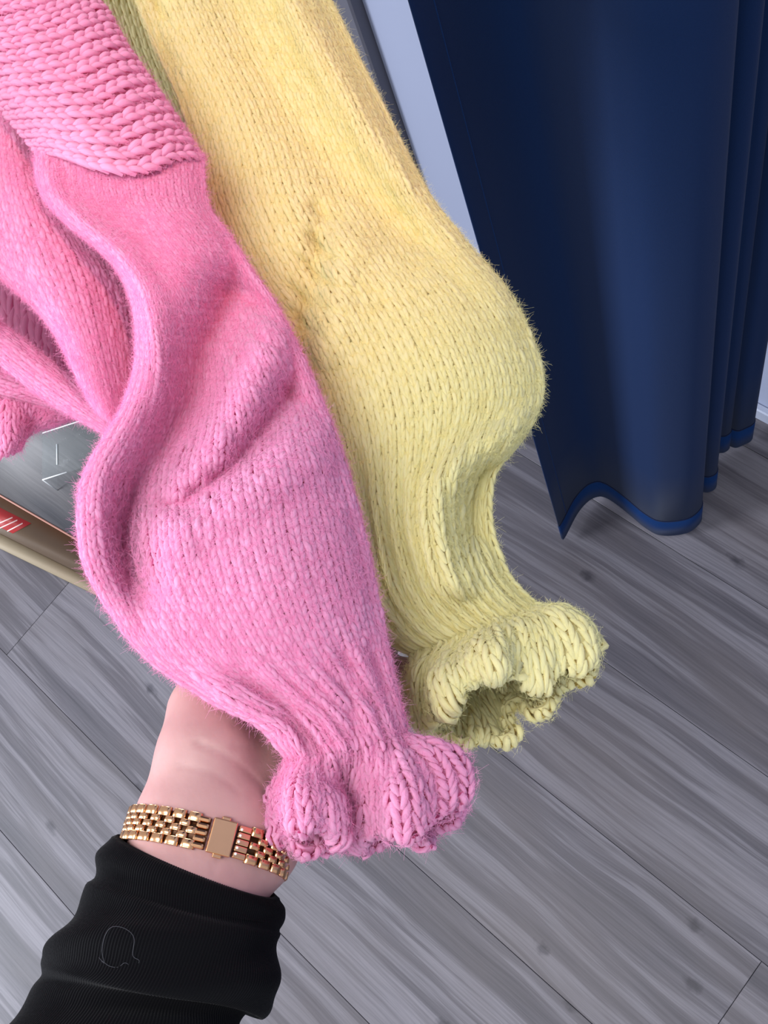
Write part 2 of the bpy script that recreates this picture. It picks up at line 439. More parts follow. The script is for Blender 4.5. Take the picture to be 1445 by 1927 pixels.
def make_riser():
    hh = 0.047
    c = [on_plane(80, 815, HT + hh), on_plane(192, 779, HT + hh), on_plane(80, 903, HT + hh)]
    o0 = c[0]; ex = c[1] - c[0]; ey = c[2] - c[0]
    ex[2] = ey[2] = 0
    root = empty('acrylic_riser', (float(o0[0]), float(o0[1]), HT))
    tag(root, 'small clear acrylic riser standing on the grey platform top', 'riser')
    def bar(name, a, b, r, mat):
        a = np.array(a, float); b = np.array(b, float); d = b - a; l = np.linalg.norm(d); d /= l
        s = np.cross(d, [0, 0, 1.0]); s = s / np.linalg.norm(s) if np.linalg.norm(s) > 1e-6 else np.array([1.0, 0, 0])
        t = np.cross(d, s)
        V = [p + s * x * r + t * y * r for p in (a, b) for x, y in ((-1, -1), (1, -1), (1, 1), (-1, 1))]
        Q = [(0, 1, 5, 4), (1, 2, 6, 5), (2, 3, 7, 6), (3, 0, 4, 7), (3, 2, 1, 0), (4, 5, 6, 7)]
        return link(name, np_mesh(name, V, Q, mat, False), root)
    up = np.array([0, 0, 1.0])
    z0, z1 = 0.0006, hh
    P = lambda i, j, z: ex * i + ey * j + up * z
    def plate(name, a, b, c_, th):
        a, b, c_ = map(lambda v: np.array(v, float), (a, b, c_))
        n = np.cross(b - a, c_ - a); n = n / np.linalg.norm(n) * th
        q = [a, b, b + c_ - a, c_]
        V = q + [p + n for p in q]
        Q = [(0, 1, 2, 3), (7, 6, 5, 4), (0, 4, 5, 1), (1, 5, 6, 2), (2, 6, 7, 3), (3, 7, 4, 0)]
        return link(name, np_mesh(name, V, Q, MAT['acrylic'], False), root)
    plate('top_plate', P(0, 0, z1), P(1, 0, z1), P(0, 1, z1), 0.002)
    plate('side_plate', P(0, 0, z0), P(0, 1, z0), P(0, 0, z1), 0.0012)
    plate('side_plate', P(1, 0, z0), P(1, 1, z0), P(1, 0, z1), 0.0012)
    r = 0.0009
    for a, b in ((P(0, 0, z1), P(1, 0, z1)), (P(0, 1, z1), P(0.4, 1, z1)), (P(0, 1, z1), P(0, 1, z0)), (P(1, 0, z1), P(1, 0.7, z1)), (P(0, 0, z0), P(0, 0.45, z0))):
        bar('polished_edge', a, b, r, MAT['acrylic_edge'])
make_riser()

# ------------------------------------------------------------------ knitting
class Patch:
    """knitted surface from a net of (px, py, depth) handles; u counts stitches, v counts rows"""
    def __init__(self, ctrl, nu, nv, per, px=True):
        c = np.array(ctrl, float)
        W = PX(c[..., 0], c[..., 1], c[..., 2]) if px else c
        self.nu, self.nv, self.per = nu, nv, per
        m = 5
        gu, gv = nu * m, nv * m
        nr, nc = W.shape[:2]
        # even spacing along the columns
        d = np.linalg.norm(np.diff(W, axis=0), axis=2).mean(1); cum = np.concatenate([[0], np.cumsum(d)])
        tv = np.interp(np.linspace(0, cum[-1], gv + 1), cum, np.arange(nr))
        self.vrow = cum / cum[-1] * nv
        Wp = np.concatenate([W, W[:, :1]], 1) if per else W
        du = np.linalg.norm(np.diff(Wp, axis=1), axis=2).mean(0); cumu = np.concatenate([[0], np.cumsum(du)])
        tu = np.interp(np.linspace(0, cumu[-1], gu + 1), cumu, np.arange(len(du) + 1))
        G = cr_axis(W, tv, False)
        G = cr_axis(np.swapaxes(G, 0, 1), tu, per)
        self.G = np.ascontiguousarray(np.swapaxes(G, 0, 1))       # (gv+1, gu+1, 3)
        if per: self.G[:, -1] = self.G[:, 0]
        self.mu = self.mv = float(m)
        self.normals()
    def sub(self, v0, v1, nu=None, nv=None):
        q = Patch.__new__(Patch); q.nu, q.nv, q.per = nu or self.nu, nv or (v1 - v0), self.per
        a, b = int(v0 * self.mv), int(v1 * self.mv) + 1
        q.G = self.G[a:b]
        q.mu = (q.G.shape[1] - 1) / q.nu; q.mv = (q.G.shape[0] - 1) / q.nv
        q.N = self.N[a:b]; q.wu = self.wu[a:b] * q.mu / self.mu; q.wv = self.wv[a:b] * q.mv / self.mv
        return q
    def ruffle(self, v0, n, amp, phase=0.0):
        v = np.arange(self.G.shape[0]) / self.mv; u = np.arange(self.G.shape[1]) / self.mu
        win = np.clip((v - v0) / (self.nv - v0), 0, 1) ** 1.3
        a = 2 * np.pi * u / self.nu
        self.G = self.G + self.N * (win[:, None] * np.cos(n * a + phase + 0.7 * np.sin(2 * a))[None] * amp)[..., None]
        self.normals()
    def gather(self, v0, v1, amp, period, phase=0.0):
        v = np.arange(self.G.shape[0]) / self.mv; u = np.arange(self.G.shape[1]) / self.mu
        win = np.clip(1 - np.abs((v - (v0 + v1) / 2) / ((v1 - v0) / 2)), 0, 1) ** 0.7
        n = round(self.nu / period)
        w = np.cos(2 * np.pi * u / self.nu * n + phase + 1.3 * np.sin(2 * np.pi * u / self.nu * 3))
        self.G = self.G + self.N * (win[:, None] * w[None] * amp)[..., None]
        self.normals()
    def normals(self):
        G = self.G
        if self.per:
            E = np.concatenate([G[:, -2:-1], G, G[:, 1:2]], 1)
            gu = (E[:, 2:] - E[:, :-2]) / 2
        else: gu = np.gradient(G, axis=1)
        gv = np.gradient(G, axis=0)
        N = np.cross(gv, gu); N /= np.maximum(np.linalg.norm(N, axis=2), 1e-9)[..., None]
        self.N = N
        self.wu = np.linalg.norm(gu, axis=2) * self.mu; self.wv = np.linalg.norm(gv, axis=2) * self.mv
    def samp(self, A, u, v):
        gv, gu = A.shape[0] - 1, A.shape[1] - 1
        x = u * self.mu; y = np.clip(v * self.mv, 0, gv)
        if self.per: x = np.mod(x, gu)
        else: x = np.clip(x, 0, gu)
        i = np.minimum(x.astype(int), gu - 1); j = np.minimum(y.astype(int), gv - 1)
        a = x - i; b = y - j
        if A.ndim == 3: a = a[..., None]; b = b[..., None]
        return (A[j, i] * (1 - a) + A[j, i + 1] * a) * (1 - b) + (A[j + 1, i] * (1 - a) + A[j + 1, i + 1] * a) * b
    def shell(self, name, mat, parent, thick=0.0012):
        def pick(A):          # every other sample is enough for the backing
            r = A[::2] if (A.shape[0] - 1) % 2 == 0 else np.concatenate([A[::2], A[-1:]])
            return r[:, ::2] if (A.shape[1] - 1) % 2 == 0 else np.concatenate([r[:, ::2], r[:, -1:]], 1)
        G, NN = pick(self.G), pick(self.N); nvv, nuu = G.shape[:2]
        n = nuu - 1 if self.per else nuu
        a = (G - NN * 0.0008)[:, :n].reshape(-1, 3); b = (G - NN * (thick + 0.0008))[:, :n].reshape(-1, 3)
        q = grid_quads(nvv, n, self.per); k = len(a)
        Q = [q[:, ::-1], q + k]
        cnt = n if self.per else n - 1
        i = np.arange(cnt); i2 = (i + 1) % n
        Q.append(np.stack([i, i2, i2 + k, i + k], 1))
        o_ = (nvv - 1) * n
        Q.append(np.stack([i + o_, i + o_ + k, i2 + o_ + k, i2 + o_], 1))
        if not self.per:
            j = np.arange(nvv - 1) * n
            Q.append(np.stack([j, j + k, j + n + k, j + n], 1))
            j = j + n - 1
            Q.append(np.stack([j, j + n, j + n + k, j + k], 1))
        o = link(name, np_mesh(name, np.concatenate([a, b]), np.concatenate(Q), mat))
        child_of(o, parent); return o
    def stitches(self, mat, parent, fat=0.285, lift=0.15, cord=0.0, side=1, slim=None, K=6, S=5, jit=0.035, vlen=0.80, inner=False):
        nu, nv = self.nu, self.nv
        J, I = np.meshgrid(np.arange(nv), np.arange(nu), indexing='ij')
        I = I.ravel() + 0.5; J = J.ravel() + 0.5
        n = len(I)
        k = np.linspace(0, 1, K + 1)
        vv, qq, base, uvs = [], [], 0, []
        for leg in (-1, 1):
            ju = rng.normal(0, jit, n); jn = rng.normal(0, jit, n); jr = 1 + rng.normal(0, 0.10, n)
            half = 0.45 - 0.13 * cord
            uu = I[:, None] + leg * (0.07 + (half - 0.14) * k[None] ** 1.1) + ju[:, None] * 0.6
            vw = J[:, None] + vlen - 2 * vlen * k[None] + rng.normal(0, jit, n)[:, None] * 0.5
            P = self.samp(self.G, uu, vw); N = self.samp(self.N, uu, vw) * side
            wu = self.samp(self.wu, I, J); wv = self.samp(self.wv, I, J)
            w = np.clip(wu, 0.45 * wv, 1.5 * wv); w = np.minimum(w, 1.2 * np.median(w))
            sl = np.ones(n) if slim is None else slim(I / nu, J / nv)
            dn = (lift * (0.25 + 0.95 * np.sin(np.pi * np.clip(k * 0.9 + 0.08, 0, 1)))[None] + jn[:, None]) * (w * sl)[:, None] + w[:, None] * cord * 0.35 + (0.0019 if side < 0 else 0.0)
            C = P + N * dn[..., None]
            T = np.gradient(C, axis=1); T /= np.maximum(np.linalg.norm(T, axis=2), 1e-9)[..., None]
            B = np.cross(T, N); B /= np.maximum(np.linalg.norm(B, axis=2), 1e-9)[..., None]
            Nn = np.cross(B, T)
            r = (fat * w * jr)[:, None] * (0.45 + 0.6 * np.sin(np.pi * (0.08 + 0.84 * k)) ** 0.8)[None]
            an = np.linspace(0, 2 * np.pi, S, endpoint=False)
            ring = C[:, :, None] + (B[:, :, None] * np.cos(an)[None, None, :, None] + Nn[:, :, None] * np.sin(an)[None, None, :, None] * 0.85) * r[:, :, None, None]
            vv.append(ring.reshape(-1, 3))
            idn = (np.arange(n) * 3.71 % 97)[:, None, None] + 11.0 * (leg + 1)
            uvs.append(np.stack(np.broadcast_arrays(k[None, :, None] + idn, np.cos(an + 0.4)[None, None, :] * 1.0 + idn * 1.7), -1).reshape(-1, 2))
            q = grid_quads(K + 1, S, True)
            cap = np.array([[0, 1, 2, 3], [0, 3, 4, 5]]) if S == 6 else np.zeros((0, 4), int)
            q = np.concatenate([q, cap[:, ::-1] if len(cap) else cap, (cap + K * S)])
            q = q[None] + (np.arange(n) * (K + 1) * S)[:, None, None]
            qq.append(q.reshape(-1, 4) + base); base += n * (K + 1) * S
        o = link('knit_stitches', np_mesh('knit_stitches', np.concatenate(vv), np.concatenate(qq), mat, uv=np.concatenate(uvs)))
        child_of(o, parent); o['kind'] = 'stuff'
        return o

def fuzz(patches, mat, parent, density, lmin=0.0018, lmax=0.0042, rad=0.00005, seed=1):
    rg = np.random.default_rng(seed)
    pts = []
    NP = 5
    for p, sides in patches:
        area = (p.wu * p.wv).mean() * p.nu * p.nv
        n = int(area * density)
        u = rg.random(n) * p.nu; v = rg.random(n) * p.nv
        P = p.samp(p.G, u, v); N = p.samp(p.N, u, v)
        w = p.samp(p.wu, u, v)
        if sides == 2: N = N * rg.choice([-1.0, 1.0], n)[:, None]
        R = rg.normal(0, 1, (n, 3)); R -= (R * N).sum(1)[:, None] * N; R /= np.linalg.norm(R, axis=1)[:, None]
        R2 = rg.normal(0, 1, (n, 3)); 
        L = lmin + (lmax - lmin) * rg.random(n) ** 2
        tilt = 0.04 + 0.40 * rg.random(n) ** 2
        start = P + N * (w * 0.35)[:, None]
        k = np.linspace(0, 1, NP)
        d1 = N * tilt[:, None] + R
        pts.append(start[:, None] + L[:, None, None] * (d1[:, None] * k[None, :, None] + (R2 * 0.45)[:, None] * (k ** 2)[None, :, None]))
    A = np.concatenate(pts).astype(np.float32)
    hc = bpy.data.hair_curves.new('fuzz')
    hc.add_curves([NP] * len(A))
    hc.attributes['position'].data.foreach_set('vector', A.ravel())
    ra = hc.attributes.get('radius') or hc.attributes.new('radius', 'FLOAT', 'POINT')
    ra.data.foreach_set('value', np.tile(np.linspace(rad, rad * 0.4, NP), len(A)).astype(np.float32))
    hc.materials.append(mat)
    o = link('fuzz', hc); child_of(o, parent); o['kind'] = 'stuff'
    return o

def relief(folds, x, y):
    """height (mm) of folds given as polylines in the picture plane: (points, mm, width)"""
    h = 0.0
    for pts, amp, wid in folds:
        P = np.array(pts, float)
        if len(P) == 1: d = math.hypot(x - P[0, 0], y - P[0, 1])
        else:
            A, B = P[:-1], P[1:]; AB = B - A; q = np.array([x, y])
            t = np.clip(((q - A) * AB).sum(1) / (AB ** 2).sum(1), 0, 1)
            d = np.linalg.norm(A + AB * t[:, None] - q, axis=1).min()
        h += amp * math.exp(-(d / wid) ** 2)
    return h

def tube_net(rows, thick, folds, depth_fn, s9, b7, sag=None, belly=12, drop=(0, 4), inset=5, nrows=38):
    """closed cross-sections from left/right outline points with folded relief on the front"""
    R_ = np.array([[a, b] for a, b in rows], float)
    t = np.linspace(0, len(rows) - 1, nrows)
    R_ = cr_axis(R_, t, False)
    th = np.interp(t, np.arange(len(rows)), thick)
    sg = np.interp(t, np.arange(len(rows)), sag if sag is not None else [0] * len(rows))
    s17 = np.interp(np.arange(0, len(s9) - 0.75, 0.5), np.arange(len(s9)), s9)
    full = list(b7); ext = [1.0] + full + [0.0]
    b15 = np.interp(np.arange(0.5, len(ext) - 1.25, 0.5), np.arange(len(ext)), ext)
    out = []
    for k in range(nrows):
        (lx, ly), (rx, ry) = R_[k]
        u = np.array([rx - lx, ry - ly]); l = np.linalg.norm(u); u /= l
        a = np.array([lx, ly]) + u * inset; b = np.array([rx, ry]) - u * inset
        row = []
        for sv in s17:
            p = a + (b - a) * sv + np.array([-u[1], u[0]]) * 4 * sv * (1 - sv) * sg[k]
            edge = 1 - abs(2 * sv - 1) ** 3
            h = belly * edge - (drop[0] * (1 - sv) + drop[1] * sv) * (1 - edge) + relief(folds, p[0], p[1]) * min(1, edge * 2.2)
            row.append((p[0], p[1], depth_fn(p[0], p[1]) - h / 1000))
        for sv in b15:
            p = a + (b - a) * sv
            row.append((p[0], p[1], depth_fn(p[0], p[1]) + th[k] / 1000 * (4 * sv * (1 - sv)) ** 0.5))
        out.append(row)
    return out

def double_cols(rows):
    a = np.array(rows, float)
    return [list(map(tuple, cr_axis(r, np.arange(0, len(r), 0.5), True))) for r in a]

def pink_depth(x, y):
    return float(np.interp(y, [-900, -100, 0, 400, 900, 1400, 1650], [0.57, 0.545, 0.53, 0.47, 0.415, 0.385, 0.372]))
def yellow_depth(x, y):
    return float(np.interp(y, [-900, -100, 0, 400, 900, 1250, 1450], [0.63, 0.60, 0.585, 0.525, 0.468, 0.445, 0.43]))

SC = (0, 0.1, 0.22, 0.4, 0.6, 0.8, 1)

# ---------------- pink cardigan
pink = empty('knit_cardigan', tuple(PX(350, 900, 0.46)))
tag(pink, 'pink chunky-knit mohair cardigan with a ruffled sleeve cuff held in the hand', 'cardigan')
rows = [((66, 258), (385, 292)), ((72, 345), (393, 385)), ((112, 405), (430, 440)), ((208, 488), (478, 515)), ((250, 570), (520, 578)),
        ((258, 680), (572, 680)), ((230, 775), (612, 775)), ((165, 885), (650, 880)), ((150, 960), (672, 960)), ((158, 1055), (692, 1035)),
        ((202, 1142), (709, 1115)), ((272, 1235), (728, 1195)), ((390, 1312), (745, 1265)), ((490, 1362), (758, 1325)), ((540, 1430), (774, 1384))]
pink_folds = [
    ([(60, 300), (95, 385), (150, 428), (235, 490), (284, 570), (288, 650), (270, 730), (222, 812), (188, 890), (176, 960), (186, 1050), (230, 1140)], 12, 30),
    ([(430, 560), (385, 660), (365, 750), (318, 835), (262, 920), (238, 1000), (248, 1080)], -34, 58),
    ([(540, 740), (505, 800), (442, 885), (352, 955)], -19, 32),
    ([(462, 740), (402, 852), (326, 922)], 7, 20),
    ([(625, 830), (545, 878), (450, 930), (384, 962), (325, 1008), (298, 1080)], 9, 42),
    ([(520, 1070)], 14, 170),
    ([(535, 590), (478, 720)], 6, 18), ([(505, 570), (450, 690)], -4, 14),
    ([(560, 650), (560, 760)], -5, 22),
    ([(330, 420), (340, 560)], 4, 60),
    ([(420, 1300), (500, 1350), (560, 1420)], 5, 22), ([(450, 1270), (540, 1330), (590, 1400)], -5, 16),
    ([(640, 1240), (660, 1330), (672, 1400)], -4, 14), ([(700, 1230), (716, 1320)], -3, 12)]
sag = [34, 12, 0, 0, 0, 0, 0, 0, 0, 10, 20, 20, 16, 10, 6]
pd = 0.384
pk_m1 = [(528, 1465, pd), (556, 1464, pd - .013), (592, 1462, pd - .018), (624, 1478, pd - .010), (660, 1488, pd + .002), (696, 1468, pd - .010), (738, 1456, pd - .017), (790, 1432, pd - .011), (832, 1402, pd),
         (800, 1430, pd + .018), (755, 1452, pd + .026), (700, 1470, pd + .028), (655, 1480, pd + .028), (605, 1478, pd + .012), (565, 1474, pd + .006), (540, 1470, pd + .002)]
pk_m2 = [(516, 1505, pd - .002), (548, 1500, pd - .021), (600, 1498, pd - .026), (638, 1520, pd - .014), (662, 1536, pd + .008), (692, 1516, pd - .010), (744, 1496, pd - .025), (812, 1482, pd - .017), (872, 1434, pd),
         (850, 1475, pd + .022), (800, 1515, pd + .034), (735, 1540, pd + .030), (670, 1548, pd + .036), (612, 1550, pd + .008), (568, 1545, pd - .002), (528, 1525, pd - .004)]
pk_rim = [(518, 1550, pd - .006), (552, 1546, pd - .025), (604, 1556, pd - .026), (642, 1575, pd - .010), (666, 1584, pd + .010), (694, 1574, pd - .006), (750, 1560, pd - .022), (824, 1545, pd - .017), (872, 1482, pd + .000),
          (858, 1525, pd + .020), (820, 1582, pd + .022), (785, 1578, pd + .012), (730, 1586, pd + .018), (668, 1588, pd + .014), (606, 1600, pd - .006), (546, 1588, pd - .010)]
pk_roll = [(528, 1556, pd - .002), (556, 1556, pd - .019), (600, 1566, pd - .019), (640, 1580, pd - .004), (666, 1586, pd + .014), (694, 1580, pd - .001), (748, 1568, pd - .015), (816, 1553, pd - .011), (860, 1492, pd + .004),
          (848, 1525, pd + .016), (814, 1574, pd + .016), (785, 1572, pd + .008), (730, 1580, pd + .012), (668, 1582, pd + .010), (604, 1592, pd - .009), (552, 1580, pd - .012)]
S9 = (0, .1, .2, .35, .5, .65, .8, .92, 1)
thk = [24, 24, 28, 36, 44, 50, 52, 52, 50, 44, 32, 22, 18, 15, 14]
net = tube_net(rows, thk, pink_folds, pink_depth, S9, (.92, .8, .65, .5, .35, .2, .08), sag=sag)
pa = Patch(net + double_cols([pk_m1, pk_m2, pk_rim, pk_roll]), 54, 92, True)
nk = int(round(pa.vrow[len(net) - 1]))
pa.gather(nk - 14, nk + 7, 0.0014, 2.6)
pa.ruffle(nk, 10, 0.0032, 0.5)
ps = pa.sub(0, nk); pc = pa.sub(nk, 92, 46, 92 - nk + 1)
o = ps.shell('sleeve', MAT['pink'], pink)
ps.stitches(MAT['pink'], o)
o = pc.shell('ruffled_cuff', MAT['pink'], pink)
pc.stitches(MAT['pink'], o, fat=0.27, jit=0.08)
pc.stitches(MAT['pink'], o, fat=0.27, lift=0.2, side=-1, jit=0.08, K=4)

# ribbed upper panel: wales run across the picture
def rib_row(t):
    L_ = np.array([(-300, -620), (-80, -30), (-72, 66), (-40, 150), (22, 224), (76, 290)], float)
    R_ = np.array([(-60, -640), (130, -75), (178, -2), (232, 90), (300, 190), (380, 312)], float)
    tt = max(-1.0, t) * 4 + 1
    l = cr_axis(L_, np.array([tt]), False)[0]; r = cr_axis(R_, np.array([tt]), False)[0]
    pts = []
    for s, h, sg in ((0, 0, 0), (0.15, 9, 6), (0.4, 14, 30), (0.65, 14, 34), (0.85, 9, 4), (1, -6, 0)):
        p = l + (r - l) * s
        y = p[1] + sg * (0.12 + 0.88 * max(t, 0) ** 2)
        pts.append((p[0] - 3 * s, y, pink_depth(p[0], y) - h / 1000 - 0.004 * (1 - t ** 4)))
    for s, h in ((0.75, 16), (0.4, 22), (0.12, 14)):
        p = l + (r - l) * s
        pts.append((p[0], p[1] + 8, pink_depth(p[0], p[1]) + h / 1000))
    return pts
ctrl = np.array([rib_row(t) for t in (-0.25, -0.17, -0.09, 0, 1 / 6, 1 / 3, .5, 2 / 3, 5 / 6, 1)])
# u must count the ribs (down the panel) and v run along them: transpose an open strip of the front
front = np.swapaxes(ctrl, 0, 1)[:8]
pr = Patch(front[::-1], 38, 26, False)
o = pr.shell('ribbed_shoulder', MAT['pink'], pink)
pr.stitches(MAT['pink'], o, fat=0.21, cord=0.3, lift=0.3)

# body panel behind the rolled sleeve edge
def bd(x, y): return pink_depth(x, y) + 0.022
body = [[(-90, 40, 0), (-40, 60, 8), (10, 90, 10), (60, 130, 4), (120, 190, -8)],
        [(-90, 200, 0), (-30, 220, 10), (20, 250, 14), (70, 290, 4), (130, 340, -10)],
        [(-90, 330, 0), (-25, 340, 10), (35, 355, 16), (100, 390, 6), (190, 440, -12)],
        [(-80, 430, 0), (0, 455, 10), (75, 475, 18), (155, 500, 10), (255, 540, -16)],
        [(-30, 490, 0), (55, 545, 10), (115, 565, 18), (180, 590, 10), (275, 640, -16)],
        [(60, 565, 0), (118, 625, 8), (155, 655, 14), (200, 680, 8), (280, 720, -16)],
        [(130, 660, 0), (146, 700, 8), (180, 730, 12), (215, 750, 6), (280, 780, -14)],
        [(170, 752, 0), (186, 775, 4), (206, 795, 6), (228, 812, 2), (280, 830, -12)]]
side = [[(-560, -150, .55), (-300, -60, .52), (-70, 40, .53)], [(-560, 0, .52), (-300, 110, .49), (-70, 205, .50)], [(-560, 130, .50), (-300, 240, .47), (-70, 335, .48)],
        [(-520, 240, .50), (-280, 350, .475), (-50, 440, .485)], [(-500, 430, .49), (-220, 505, .48), (0, 516, .488)]]
pside = Patch(side, 28, 30, False)  # unseen panel added to block window light from the body opening
o = pside.shell('shading_side_panel', MAT['pink'], pink)
pside.stitches(MAT['pink'], o, K=4)
pb = Patch([[(x, y, bd(x, y) - h / 1000) for x, y, h in r] for r in body], 20, 40, False)
o = pb.shell('body_panel', MAT['pink'], pink)
pb.stitches(MAT['pink'], o)

# inside of the back, seen through the opening
ins = [[(-520, 60, .53), (-160, 180, .515), (40, 230, .515), (180, 330, .51), (300, 470, .50)],
       [(-520, 250, .60), (-160, 330, .66), (40, 350, .68), (180, 420, .66), (320, 540, .54)],
       [(-520, 400, .60), (-160, 500, .68), (40, 560, .69), (190, 620, .66), (320, 680, .54)],
       [(-520, 520, .58), (-160, 640, .65), (40, 690, .65), (180, 750, .62), (320, 780, .53)],
       [(-520, 600, .49), (-160, 690, .50), (20, 730, .50), (140, 770, .495), (290, 805, .49)]]
pi = Patch(ins, 34, 24, False)
o = pi.shell('back_panel', MAT['pink'], pink)
pi.stitches(MAT['pink'], o, K=4)

# folds of the lower body
def strip(name, top, bot, d0, bulge, nu, nv, cord=0.0):
    rws = []
    n = len(top)
    for (tx, ty), (bx, by), d in zip(top, bot, d0):
        r = []
        for s, h in ((0, 0), (0.3, bulge), (0.65, bulge * 1.1), (0.9, bulge * .7), (1, 0), (0.7, -bulge), (0.3, -bulge)):
            r.append((tx + (bx - tx) * s, ty + (by - ty) * s, d - h / 1000))
        rws.append(r)
    p = Patch(np.array(rws)[::-1], nu, nv, True)
    # rows run down the strip
    o = p.shell(name, MAT['pink'], pink)
    p.stitches(MAT['pink'], o)
    return p
p1 = strip('front_band', [(-480, 420), (-60, 575), (0, 612), (60, 655), (120, 705), (170, 750), (235, 800)], [(-480, 560), (-60, 645), (0, 680), (60, 728), (110, 762), (160, 792), (230, 832)], [.475, .475, .475, .475, .473, .47, .468], 8, 16, 42)
p2 = strip('lower_fold', [(-60, 660), (0, 690), (50, 710), (90, 735), (130, 762)], [(-60, 730), (0, 752), (45, 764), (90, 773), (138, 782)], [.500, .500, .500, .50, .50], 7, 14, 16)
hem = [[(-70, 745, .500), (-20, 750, .494), (20, 756, .490), (60, 762, .494), (100, 770, .497), (138, 780, .500), (100, 776, .512), (40, 768, .515), (-20, 760, .515)],
       [(-70, 775, .500), (-25, 785, .490), (18, 790, .482), (55, 788, .494), (88, 782, .496), (122, 786, .500), (90, 790, .515), (40, 795, .520), (-20, 790, .520)],
       [(-70, 830, .500), (-28, 835, .484), (16, 832, .474), (46, 806, .496), (76, 796, .496), (104, 792, .500), (80, 798, .515), (40, 812, .522), (-20, 815, .520)],
       [(-70, 866, .500), (-28, 868, .488), (14, 858, .478), (38, 838, .494), (64, 806, .498), (92, 797, .502), (74, 804, .515), (36, 822, .520), (-20, 840, .520)]]
ph = Patch(hem, 26, 8, True)
o = ph.shell('ruffled_hem', MAT['pink'], pink)
ph.stitches(MAT['pink'], o, fat=0.27, jit=0.08)
fuzz([(ps, 1), (pc, 2), (pr, 1), (pb, 1), (p1, 1), (p2, 1), (ph, 1)], MAT['pink'], pink, 1900000, seed=3)

# ---------------- yellow cardigan
yel = empty('knit_cardigan', tuple(PX(750, 700, 0.52)))
tag(yel, 'pale yellow chunky-knit mohair cardigan with a ruffled cuff, hanging beside the pink one', 'cardigan')
rows = [((40, -900), (330, -900)), ((130, -450), (440, -450)), ((236, -45), (602, -45)), ((253, 0), (628, 2)), ((290, 95), (675, 100)), ((329, 176), (716, 180)), ((363, 280), (770, 290)),
        ((380, 375), (814, 374)), ((430, 500), (885, 465)), ((490, 600), (960, 555)), ((540, 700), (1012, 655)), ((575, 790), (1024, 745)),
        ((610, 880), (980, 825)), ((635, 960), (932, 890)), ((655, 1040), (922, 980)), ((677, 1125), (947, 1070)), ((720, 1195), (985, 1118)), ((772, 1236), (1018, 1142))]
yellow_folds = [
    ([(530, -45), (548, 0), (602, 105), (702, 265), (802, 395), (897, 495), (950, 560)], 14, 25),
    ([(420, -40), (480, 100), (560, 230), (660, 360), (760, 440)], -15, 58),
    ([(612, 425), (596, 500), (580, 575), (568, 650)], -17, 20), ([(650, 470), (630, 560), (618, 660)], 8, 40),
    ([(296, -40), (300, 60), (326, 150)], -7, 9),
    ([(985, 800), (920, 836), (862, 870), (824, 920), (812, 980), (826, 1050), (852, 1100)], 13, 26),
    ([(905, 890), (880, 940), (886, 1010)], -15, 30),
    ([(850, 660)], 11, 150), ([(700, 900), (720, 1000)], -5, 50)]
yd = 0.446
y_m1 = [(776, 1264, yd), (786, 1262, yd - .010), (800, 1256, yd - .014), (832, 1242, yd - .016), (872, 1220, yd - .020), (925, 1194, yd - .026), (978, 1180, yd - .016), (1030, 1158, yd - .012), (1062, 1145, yd),
        (1050, 1180, yd + .016), (1000, 1225, yd + .022), (950, 1255, yd + .026), (905, 1280, yd + .026), (860, 1295, yd + .024), (815, 1300, yd + .018), (775, 1290, yd + .010)]
y_m2 = [(766, 1300, yd - .002), (776, 1318, yd - .012), (800, 1322, yd - .014), (824, 1290, yd - .032), (868, 1248, yd - .036), (930, 1220, yd - .036), (988, 1232, yd - .024), (1060, 1208, yd - .021), (1110, 1170, yd - .004),
        (1085, 1225, yd + .012), (1030, 1290, yd + .014), (972, 1310, yd + .022), (940, 1345, yd + .012), (890, 1362, yd + .008), (840, 1360, yd + .004), (785, 1335, yd + .004)]
y_rim = [(762, 1340, yd - .004), (788, 1366, yd - .010), (814, 1366, yd - .014), (838, 1336, yd - .038), (886, 1296, yd - .041), (938, 1260, yd - .039), (994, 1286, yd - .027), (1070, 1264, yd - .023), (1128, 1214, yd - .008),
         (1100, 1268, yd + .004), (1034, 1336, yd - .002), (974, 1336, yd + .012), (960, 1386, yd - .004), (905, 1400, yd - .006), (855, 1394, yd - .006), (805, 1380, yd - .004)]
y_roll = [(770, 1340, yd + .000), (792, 1362, yd - .005), (816, 1362, yd - .008), (842, 1336, yd - .030), (888, 1300, yd - .033), (938, 1268, yd - .031), (994, 1288, yd - .020), (1066, 1268, yd - .016), (1114, 1222, yd - .004),
         (1092, 1262, yd + .000), (1030, 1326, yd - .006), (974, 1326, yd + .008), (956, 1376, yd - .006), (905, 1390, yd - .008), (857, 1384, yd - .008), (812, 1372, yd - .005)]
thk = [26] * 12 + [28, 32, 32, 28, 22, 20]
net = tube_net(rows, thk, yellow_folds, yellow_depth, (0, .1, .2, .33, .47, .62, .78, .91, 1), (.9, .75, .6, .46, .32, .18, .07), drop=(8, 10), belly=9)
ya = Patch(net + double_cols([y_m1, y_m2, y_rim, y_roll]), 54, 126, True)
nk = int(round(ya.vrow[len(net) - 1]))
ya.gather(nk - 18, nk + 6, 0.0016, 2.3)
ya.ruffle(nk + 1, 10, 0.0038, 1.0)
ys = ya.sub(0, nk); yc = ya.sub(nk, 126, 46, 126 - nk + 1)
o = ys.shell('sleeve', MAT['yellow'], yel)
ys.stitches(MAT['yellow'], o)
o = yc.shell('ruffled_cuff', MAT['yellow'], yel)
yc.stitches(MAT['yellow'], o, fat=0.27, jit=0.08)
yc.stitches(MAT['yellow'], o, fat=0.27, lift=0.2, side=-1, jit=0.08, K=4)
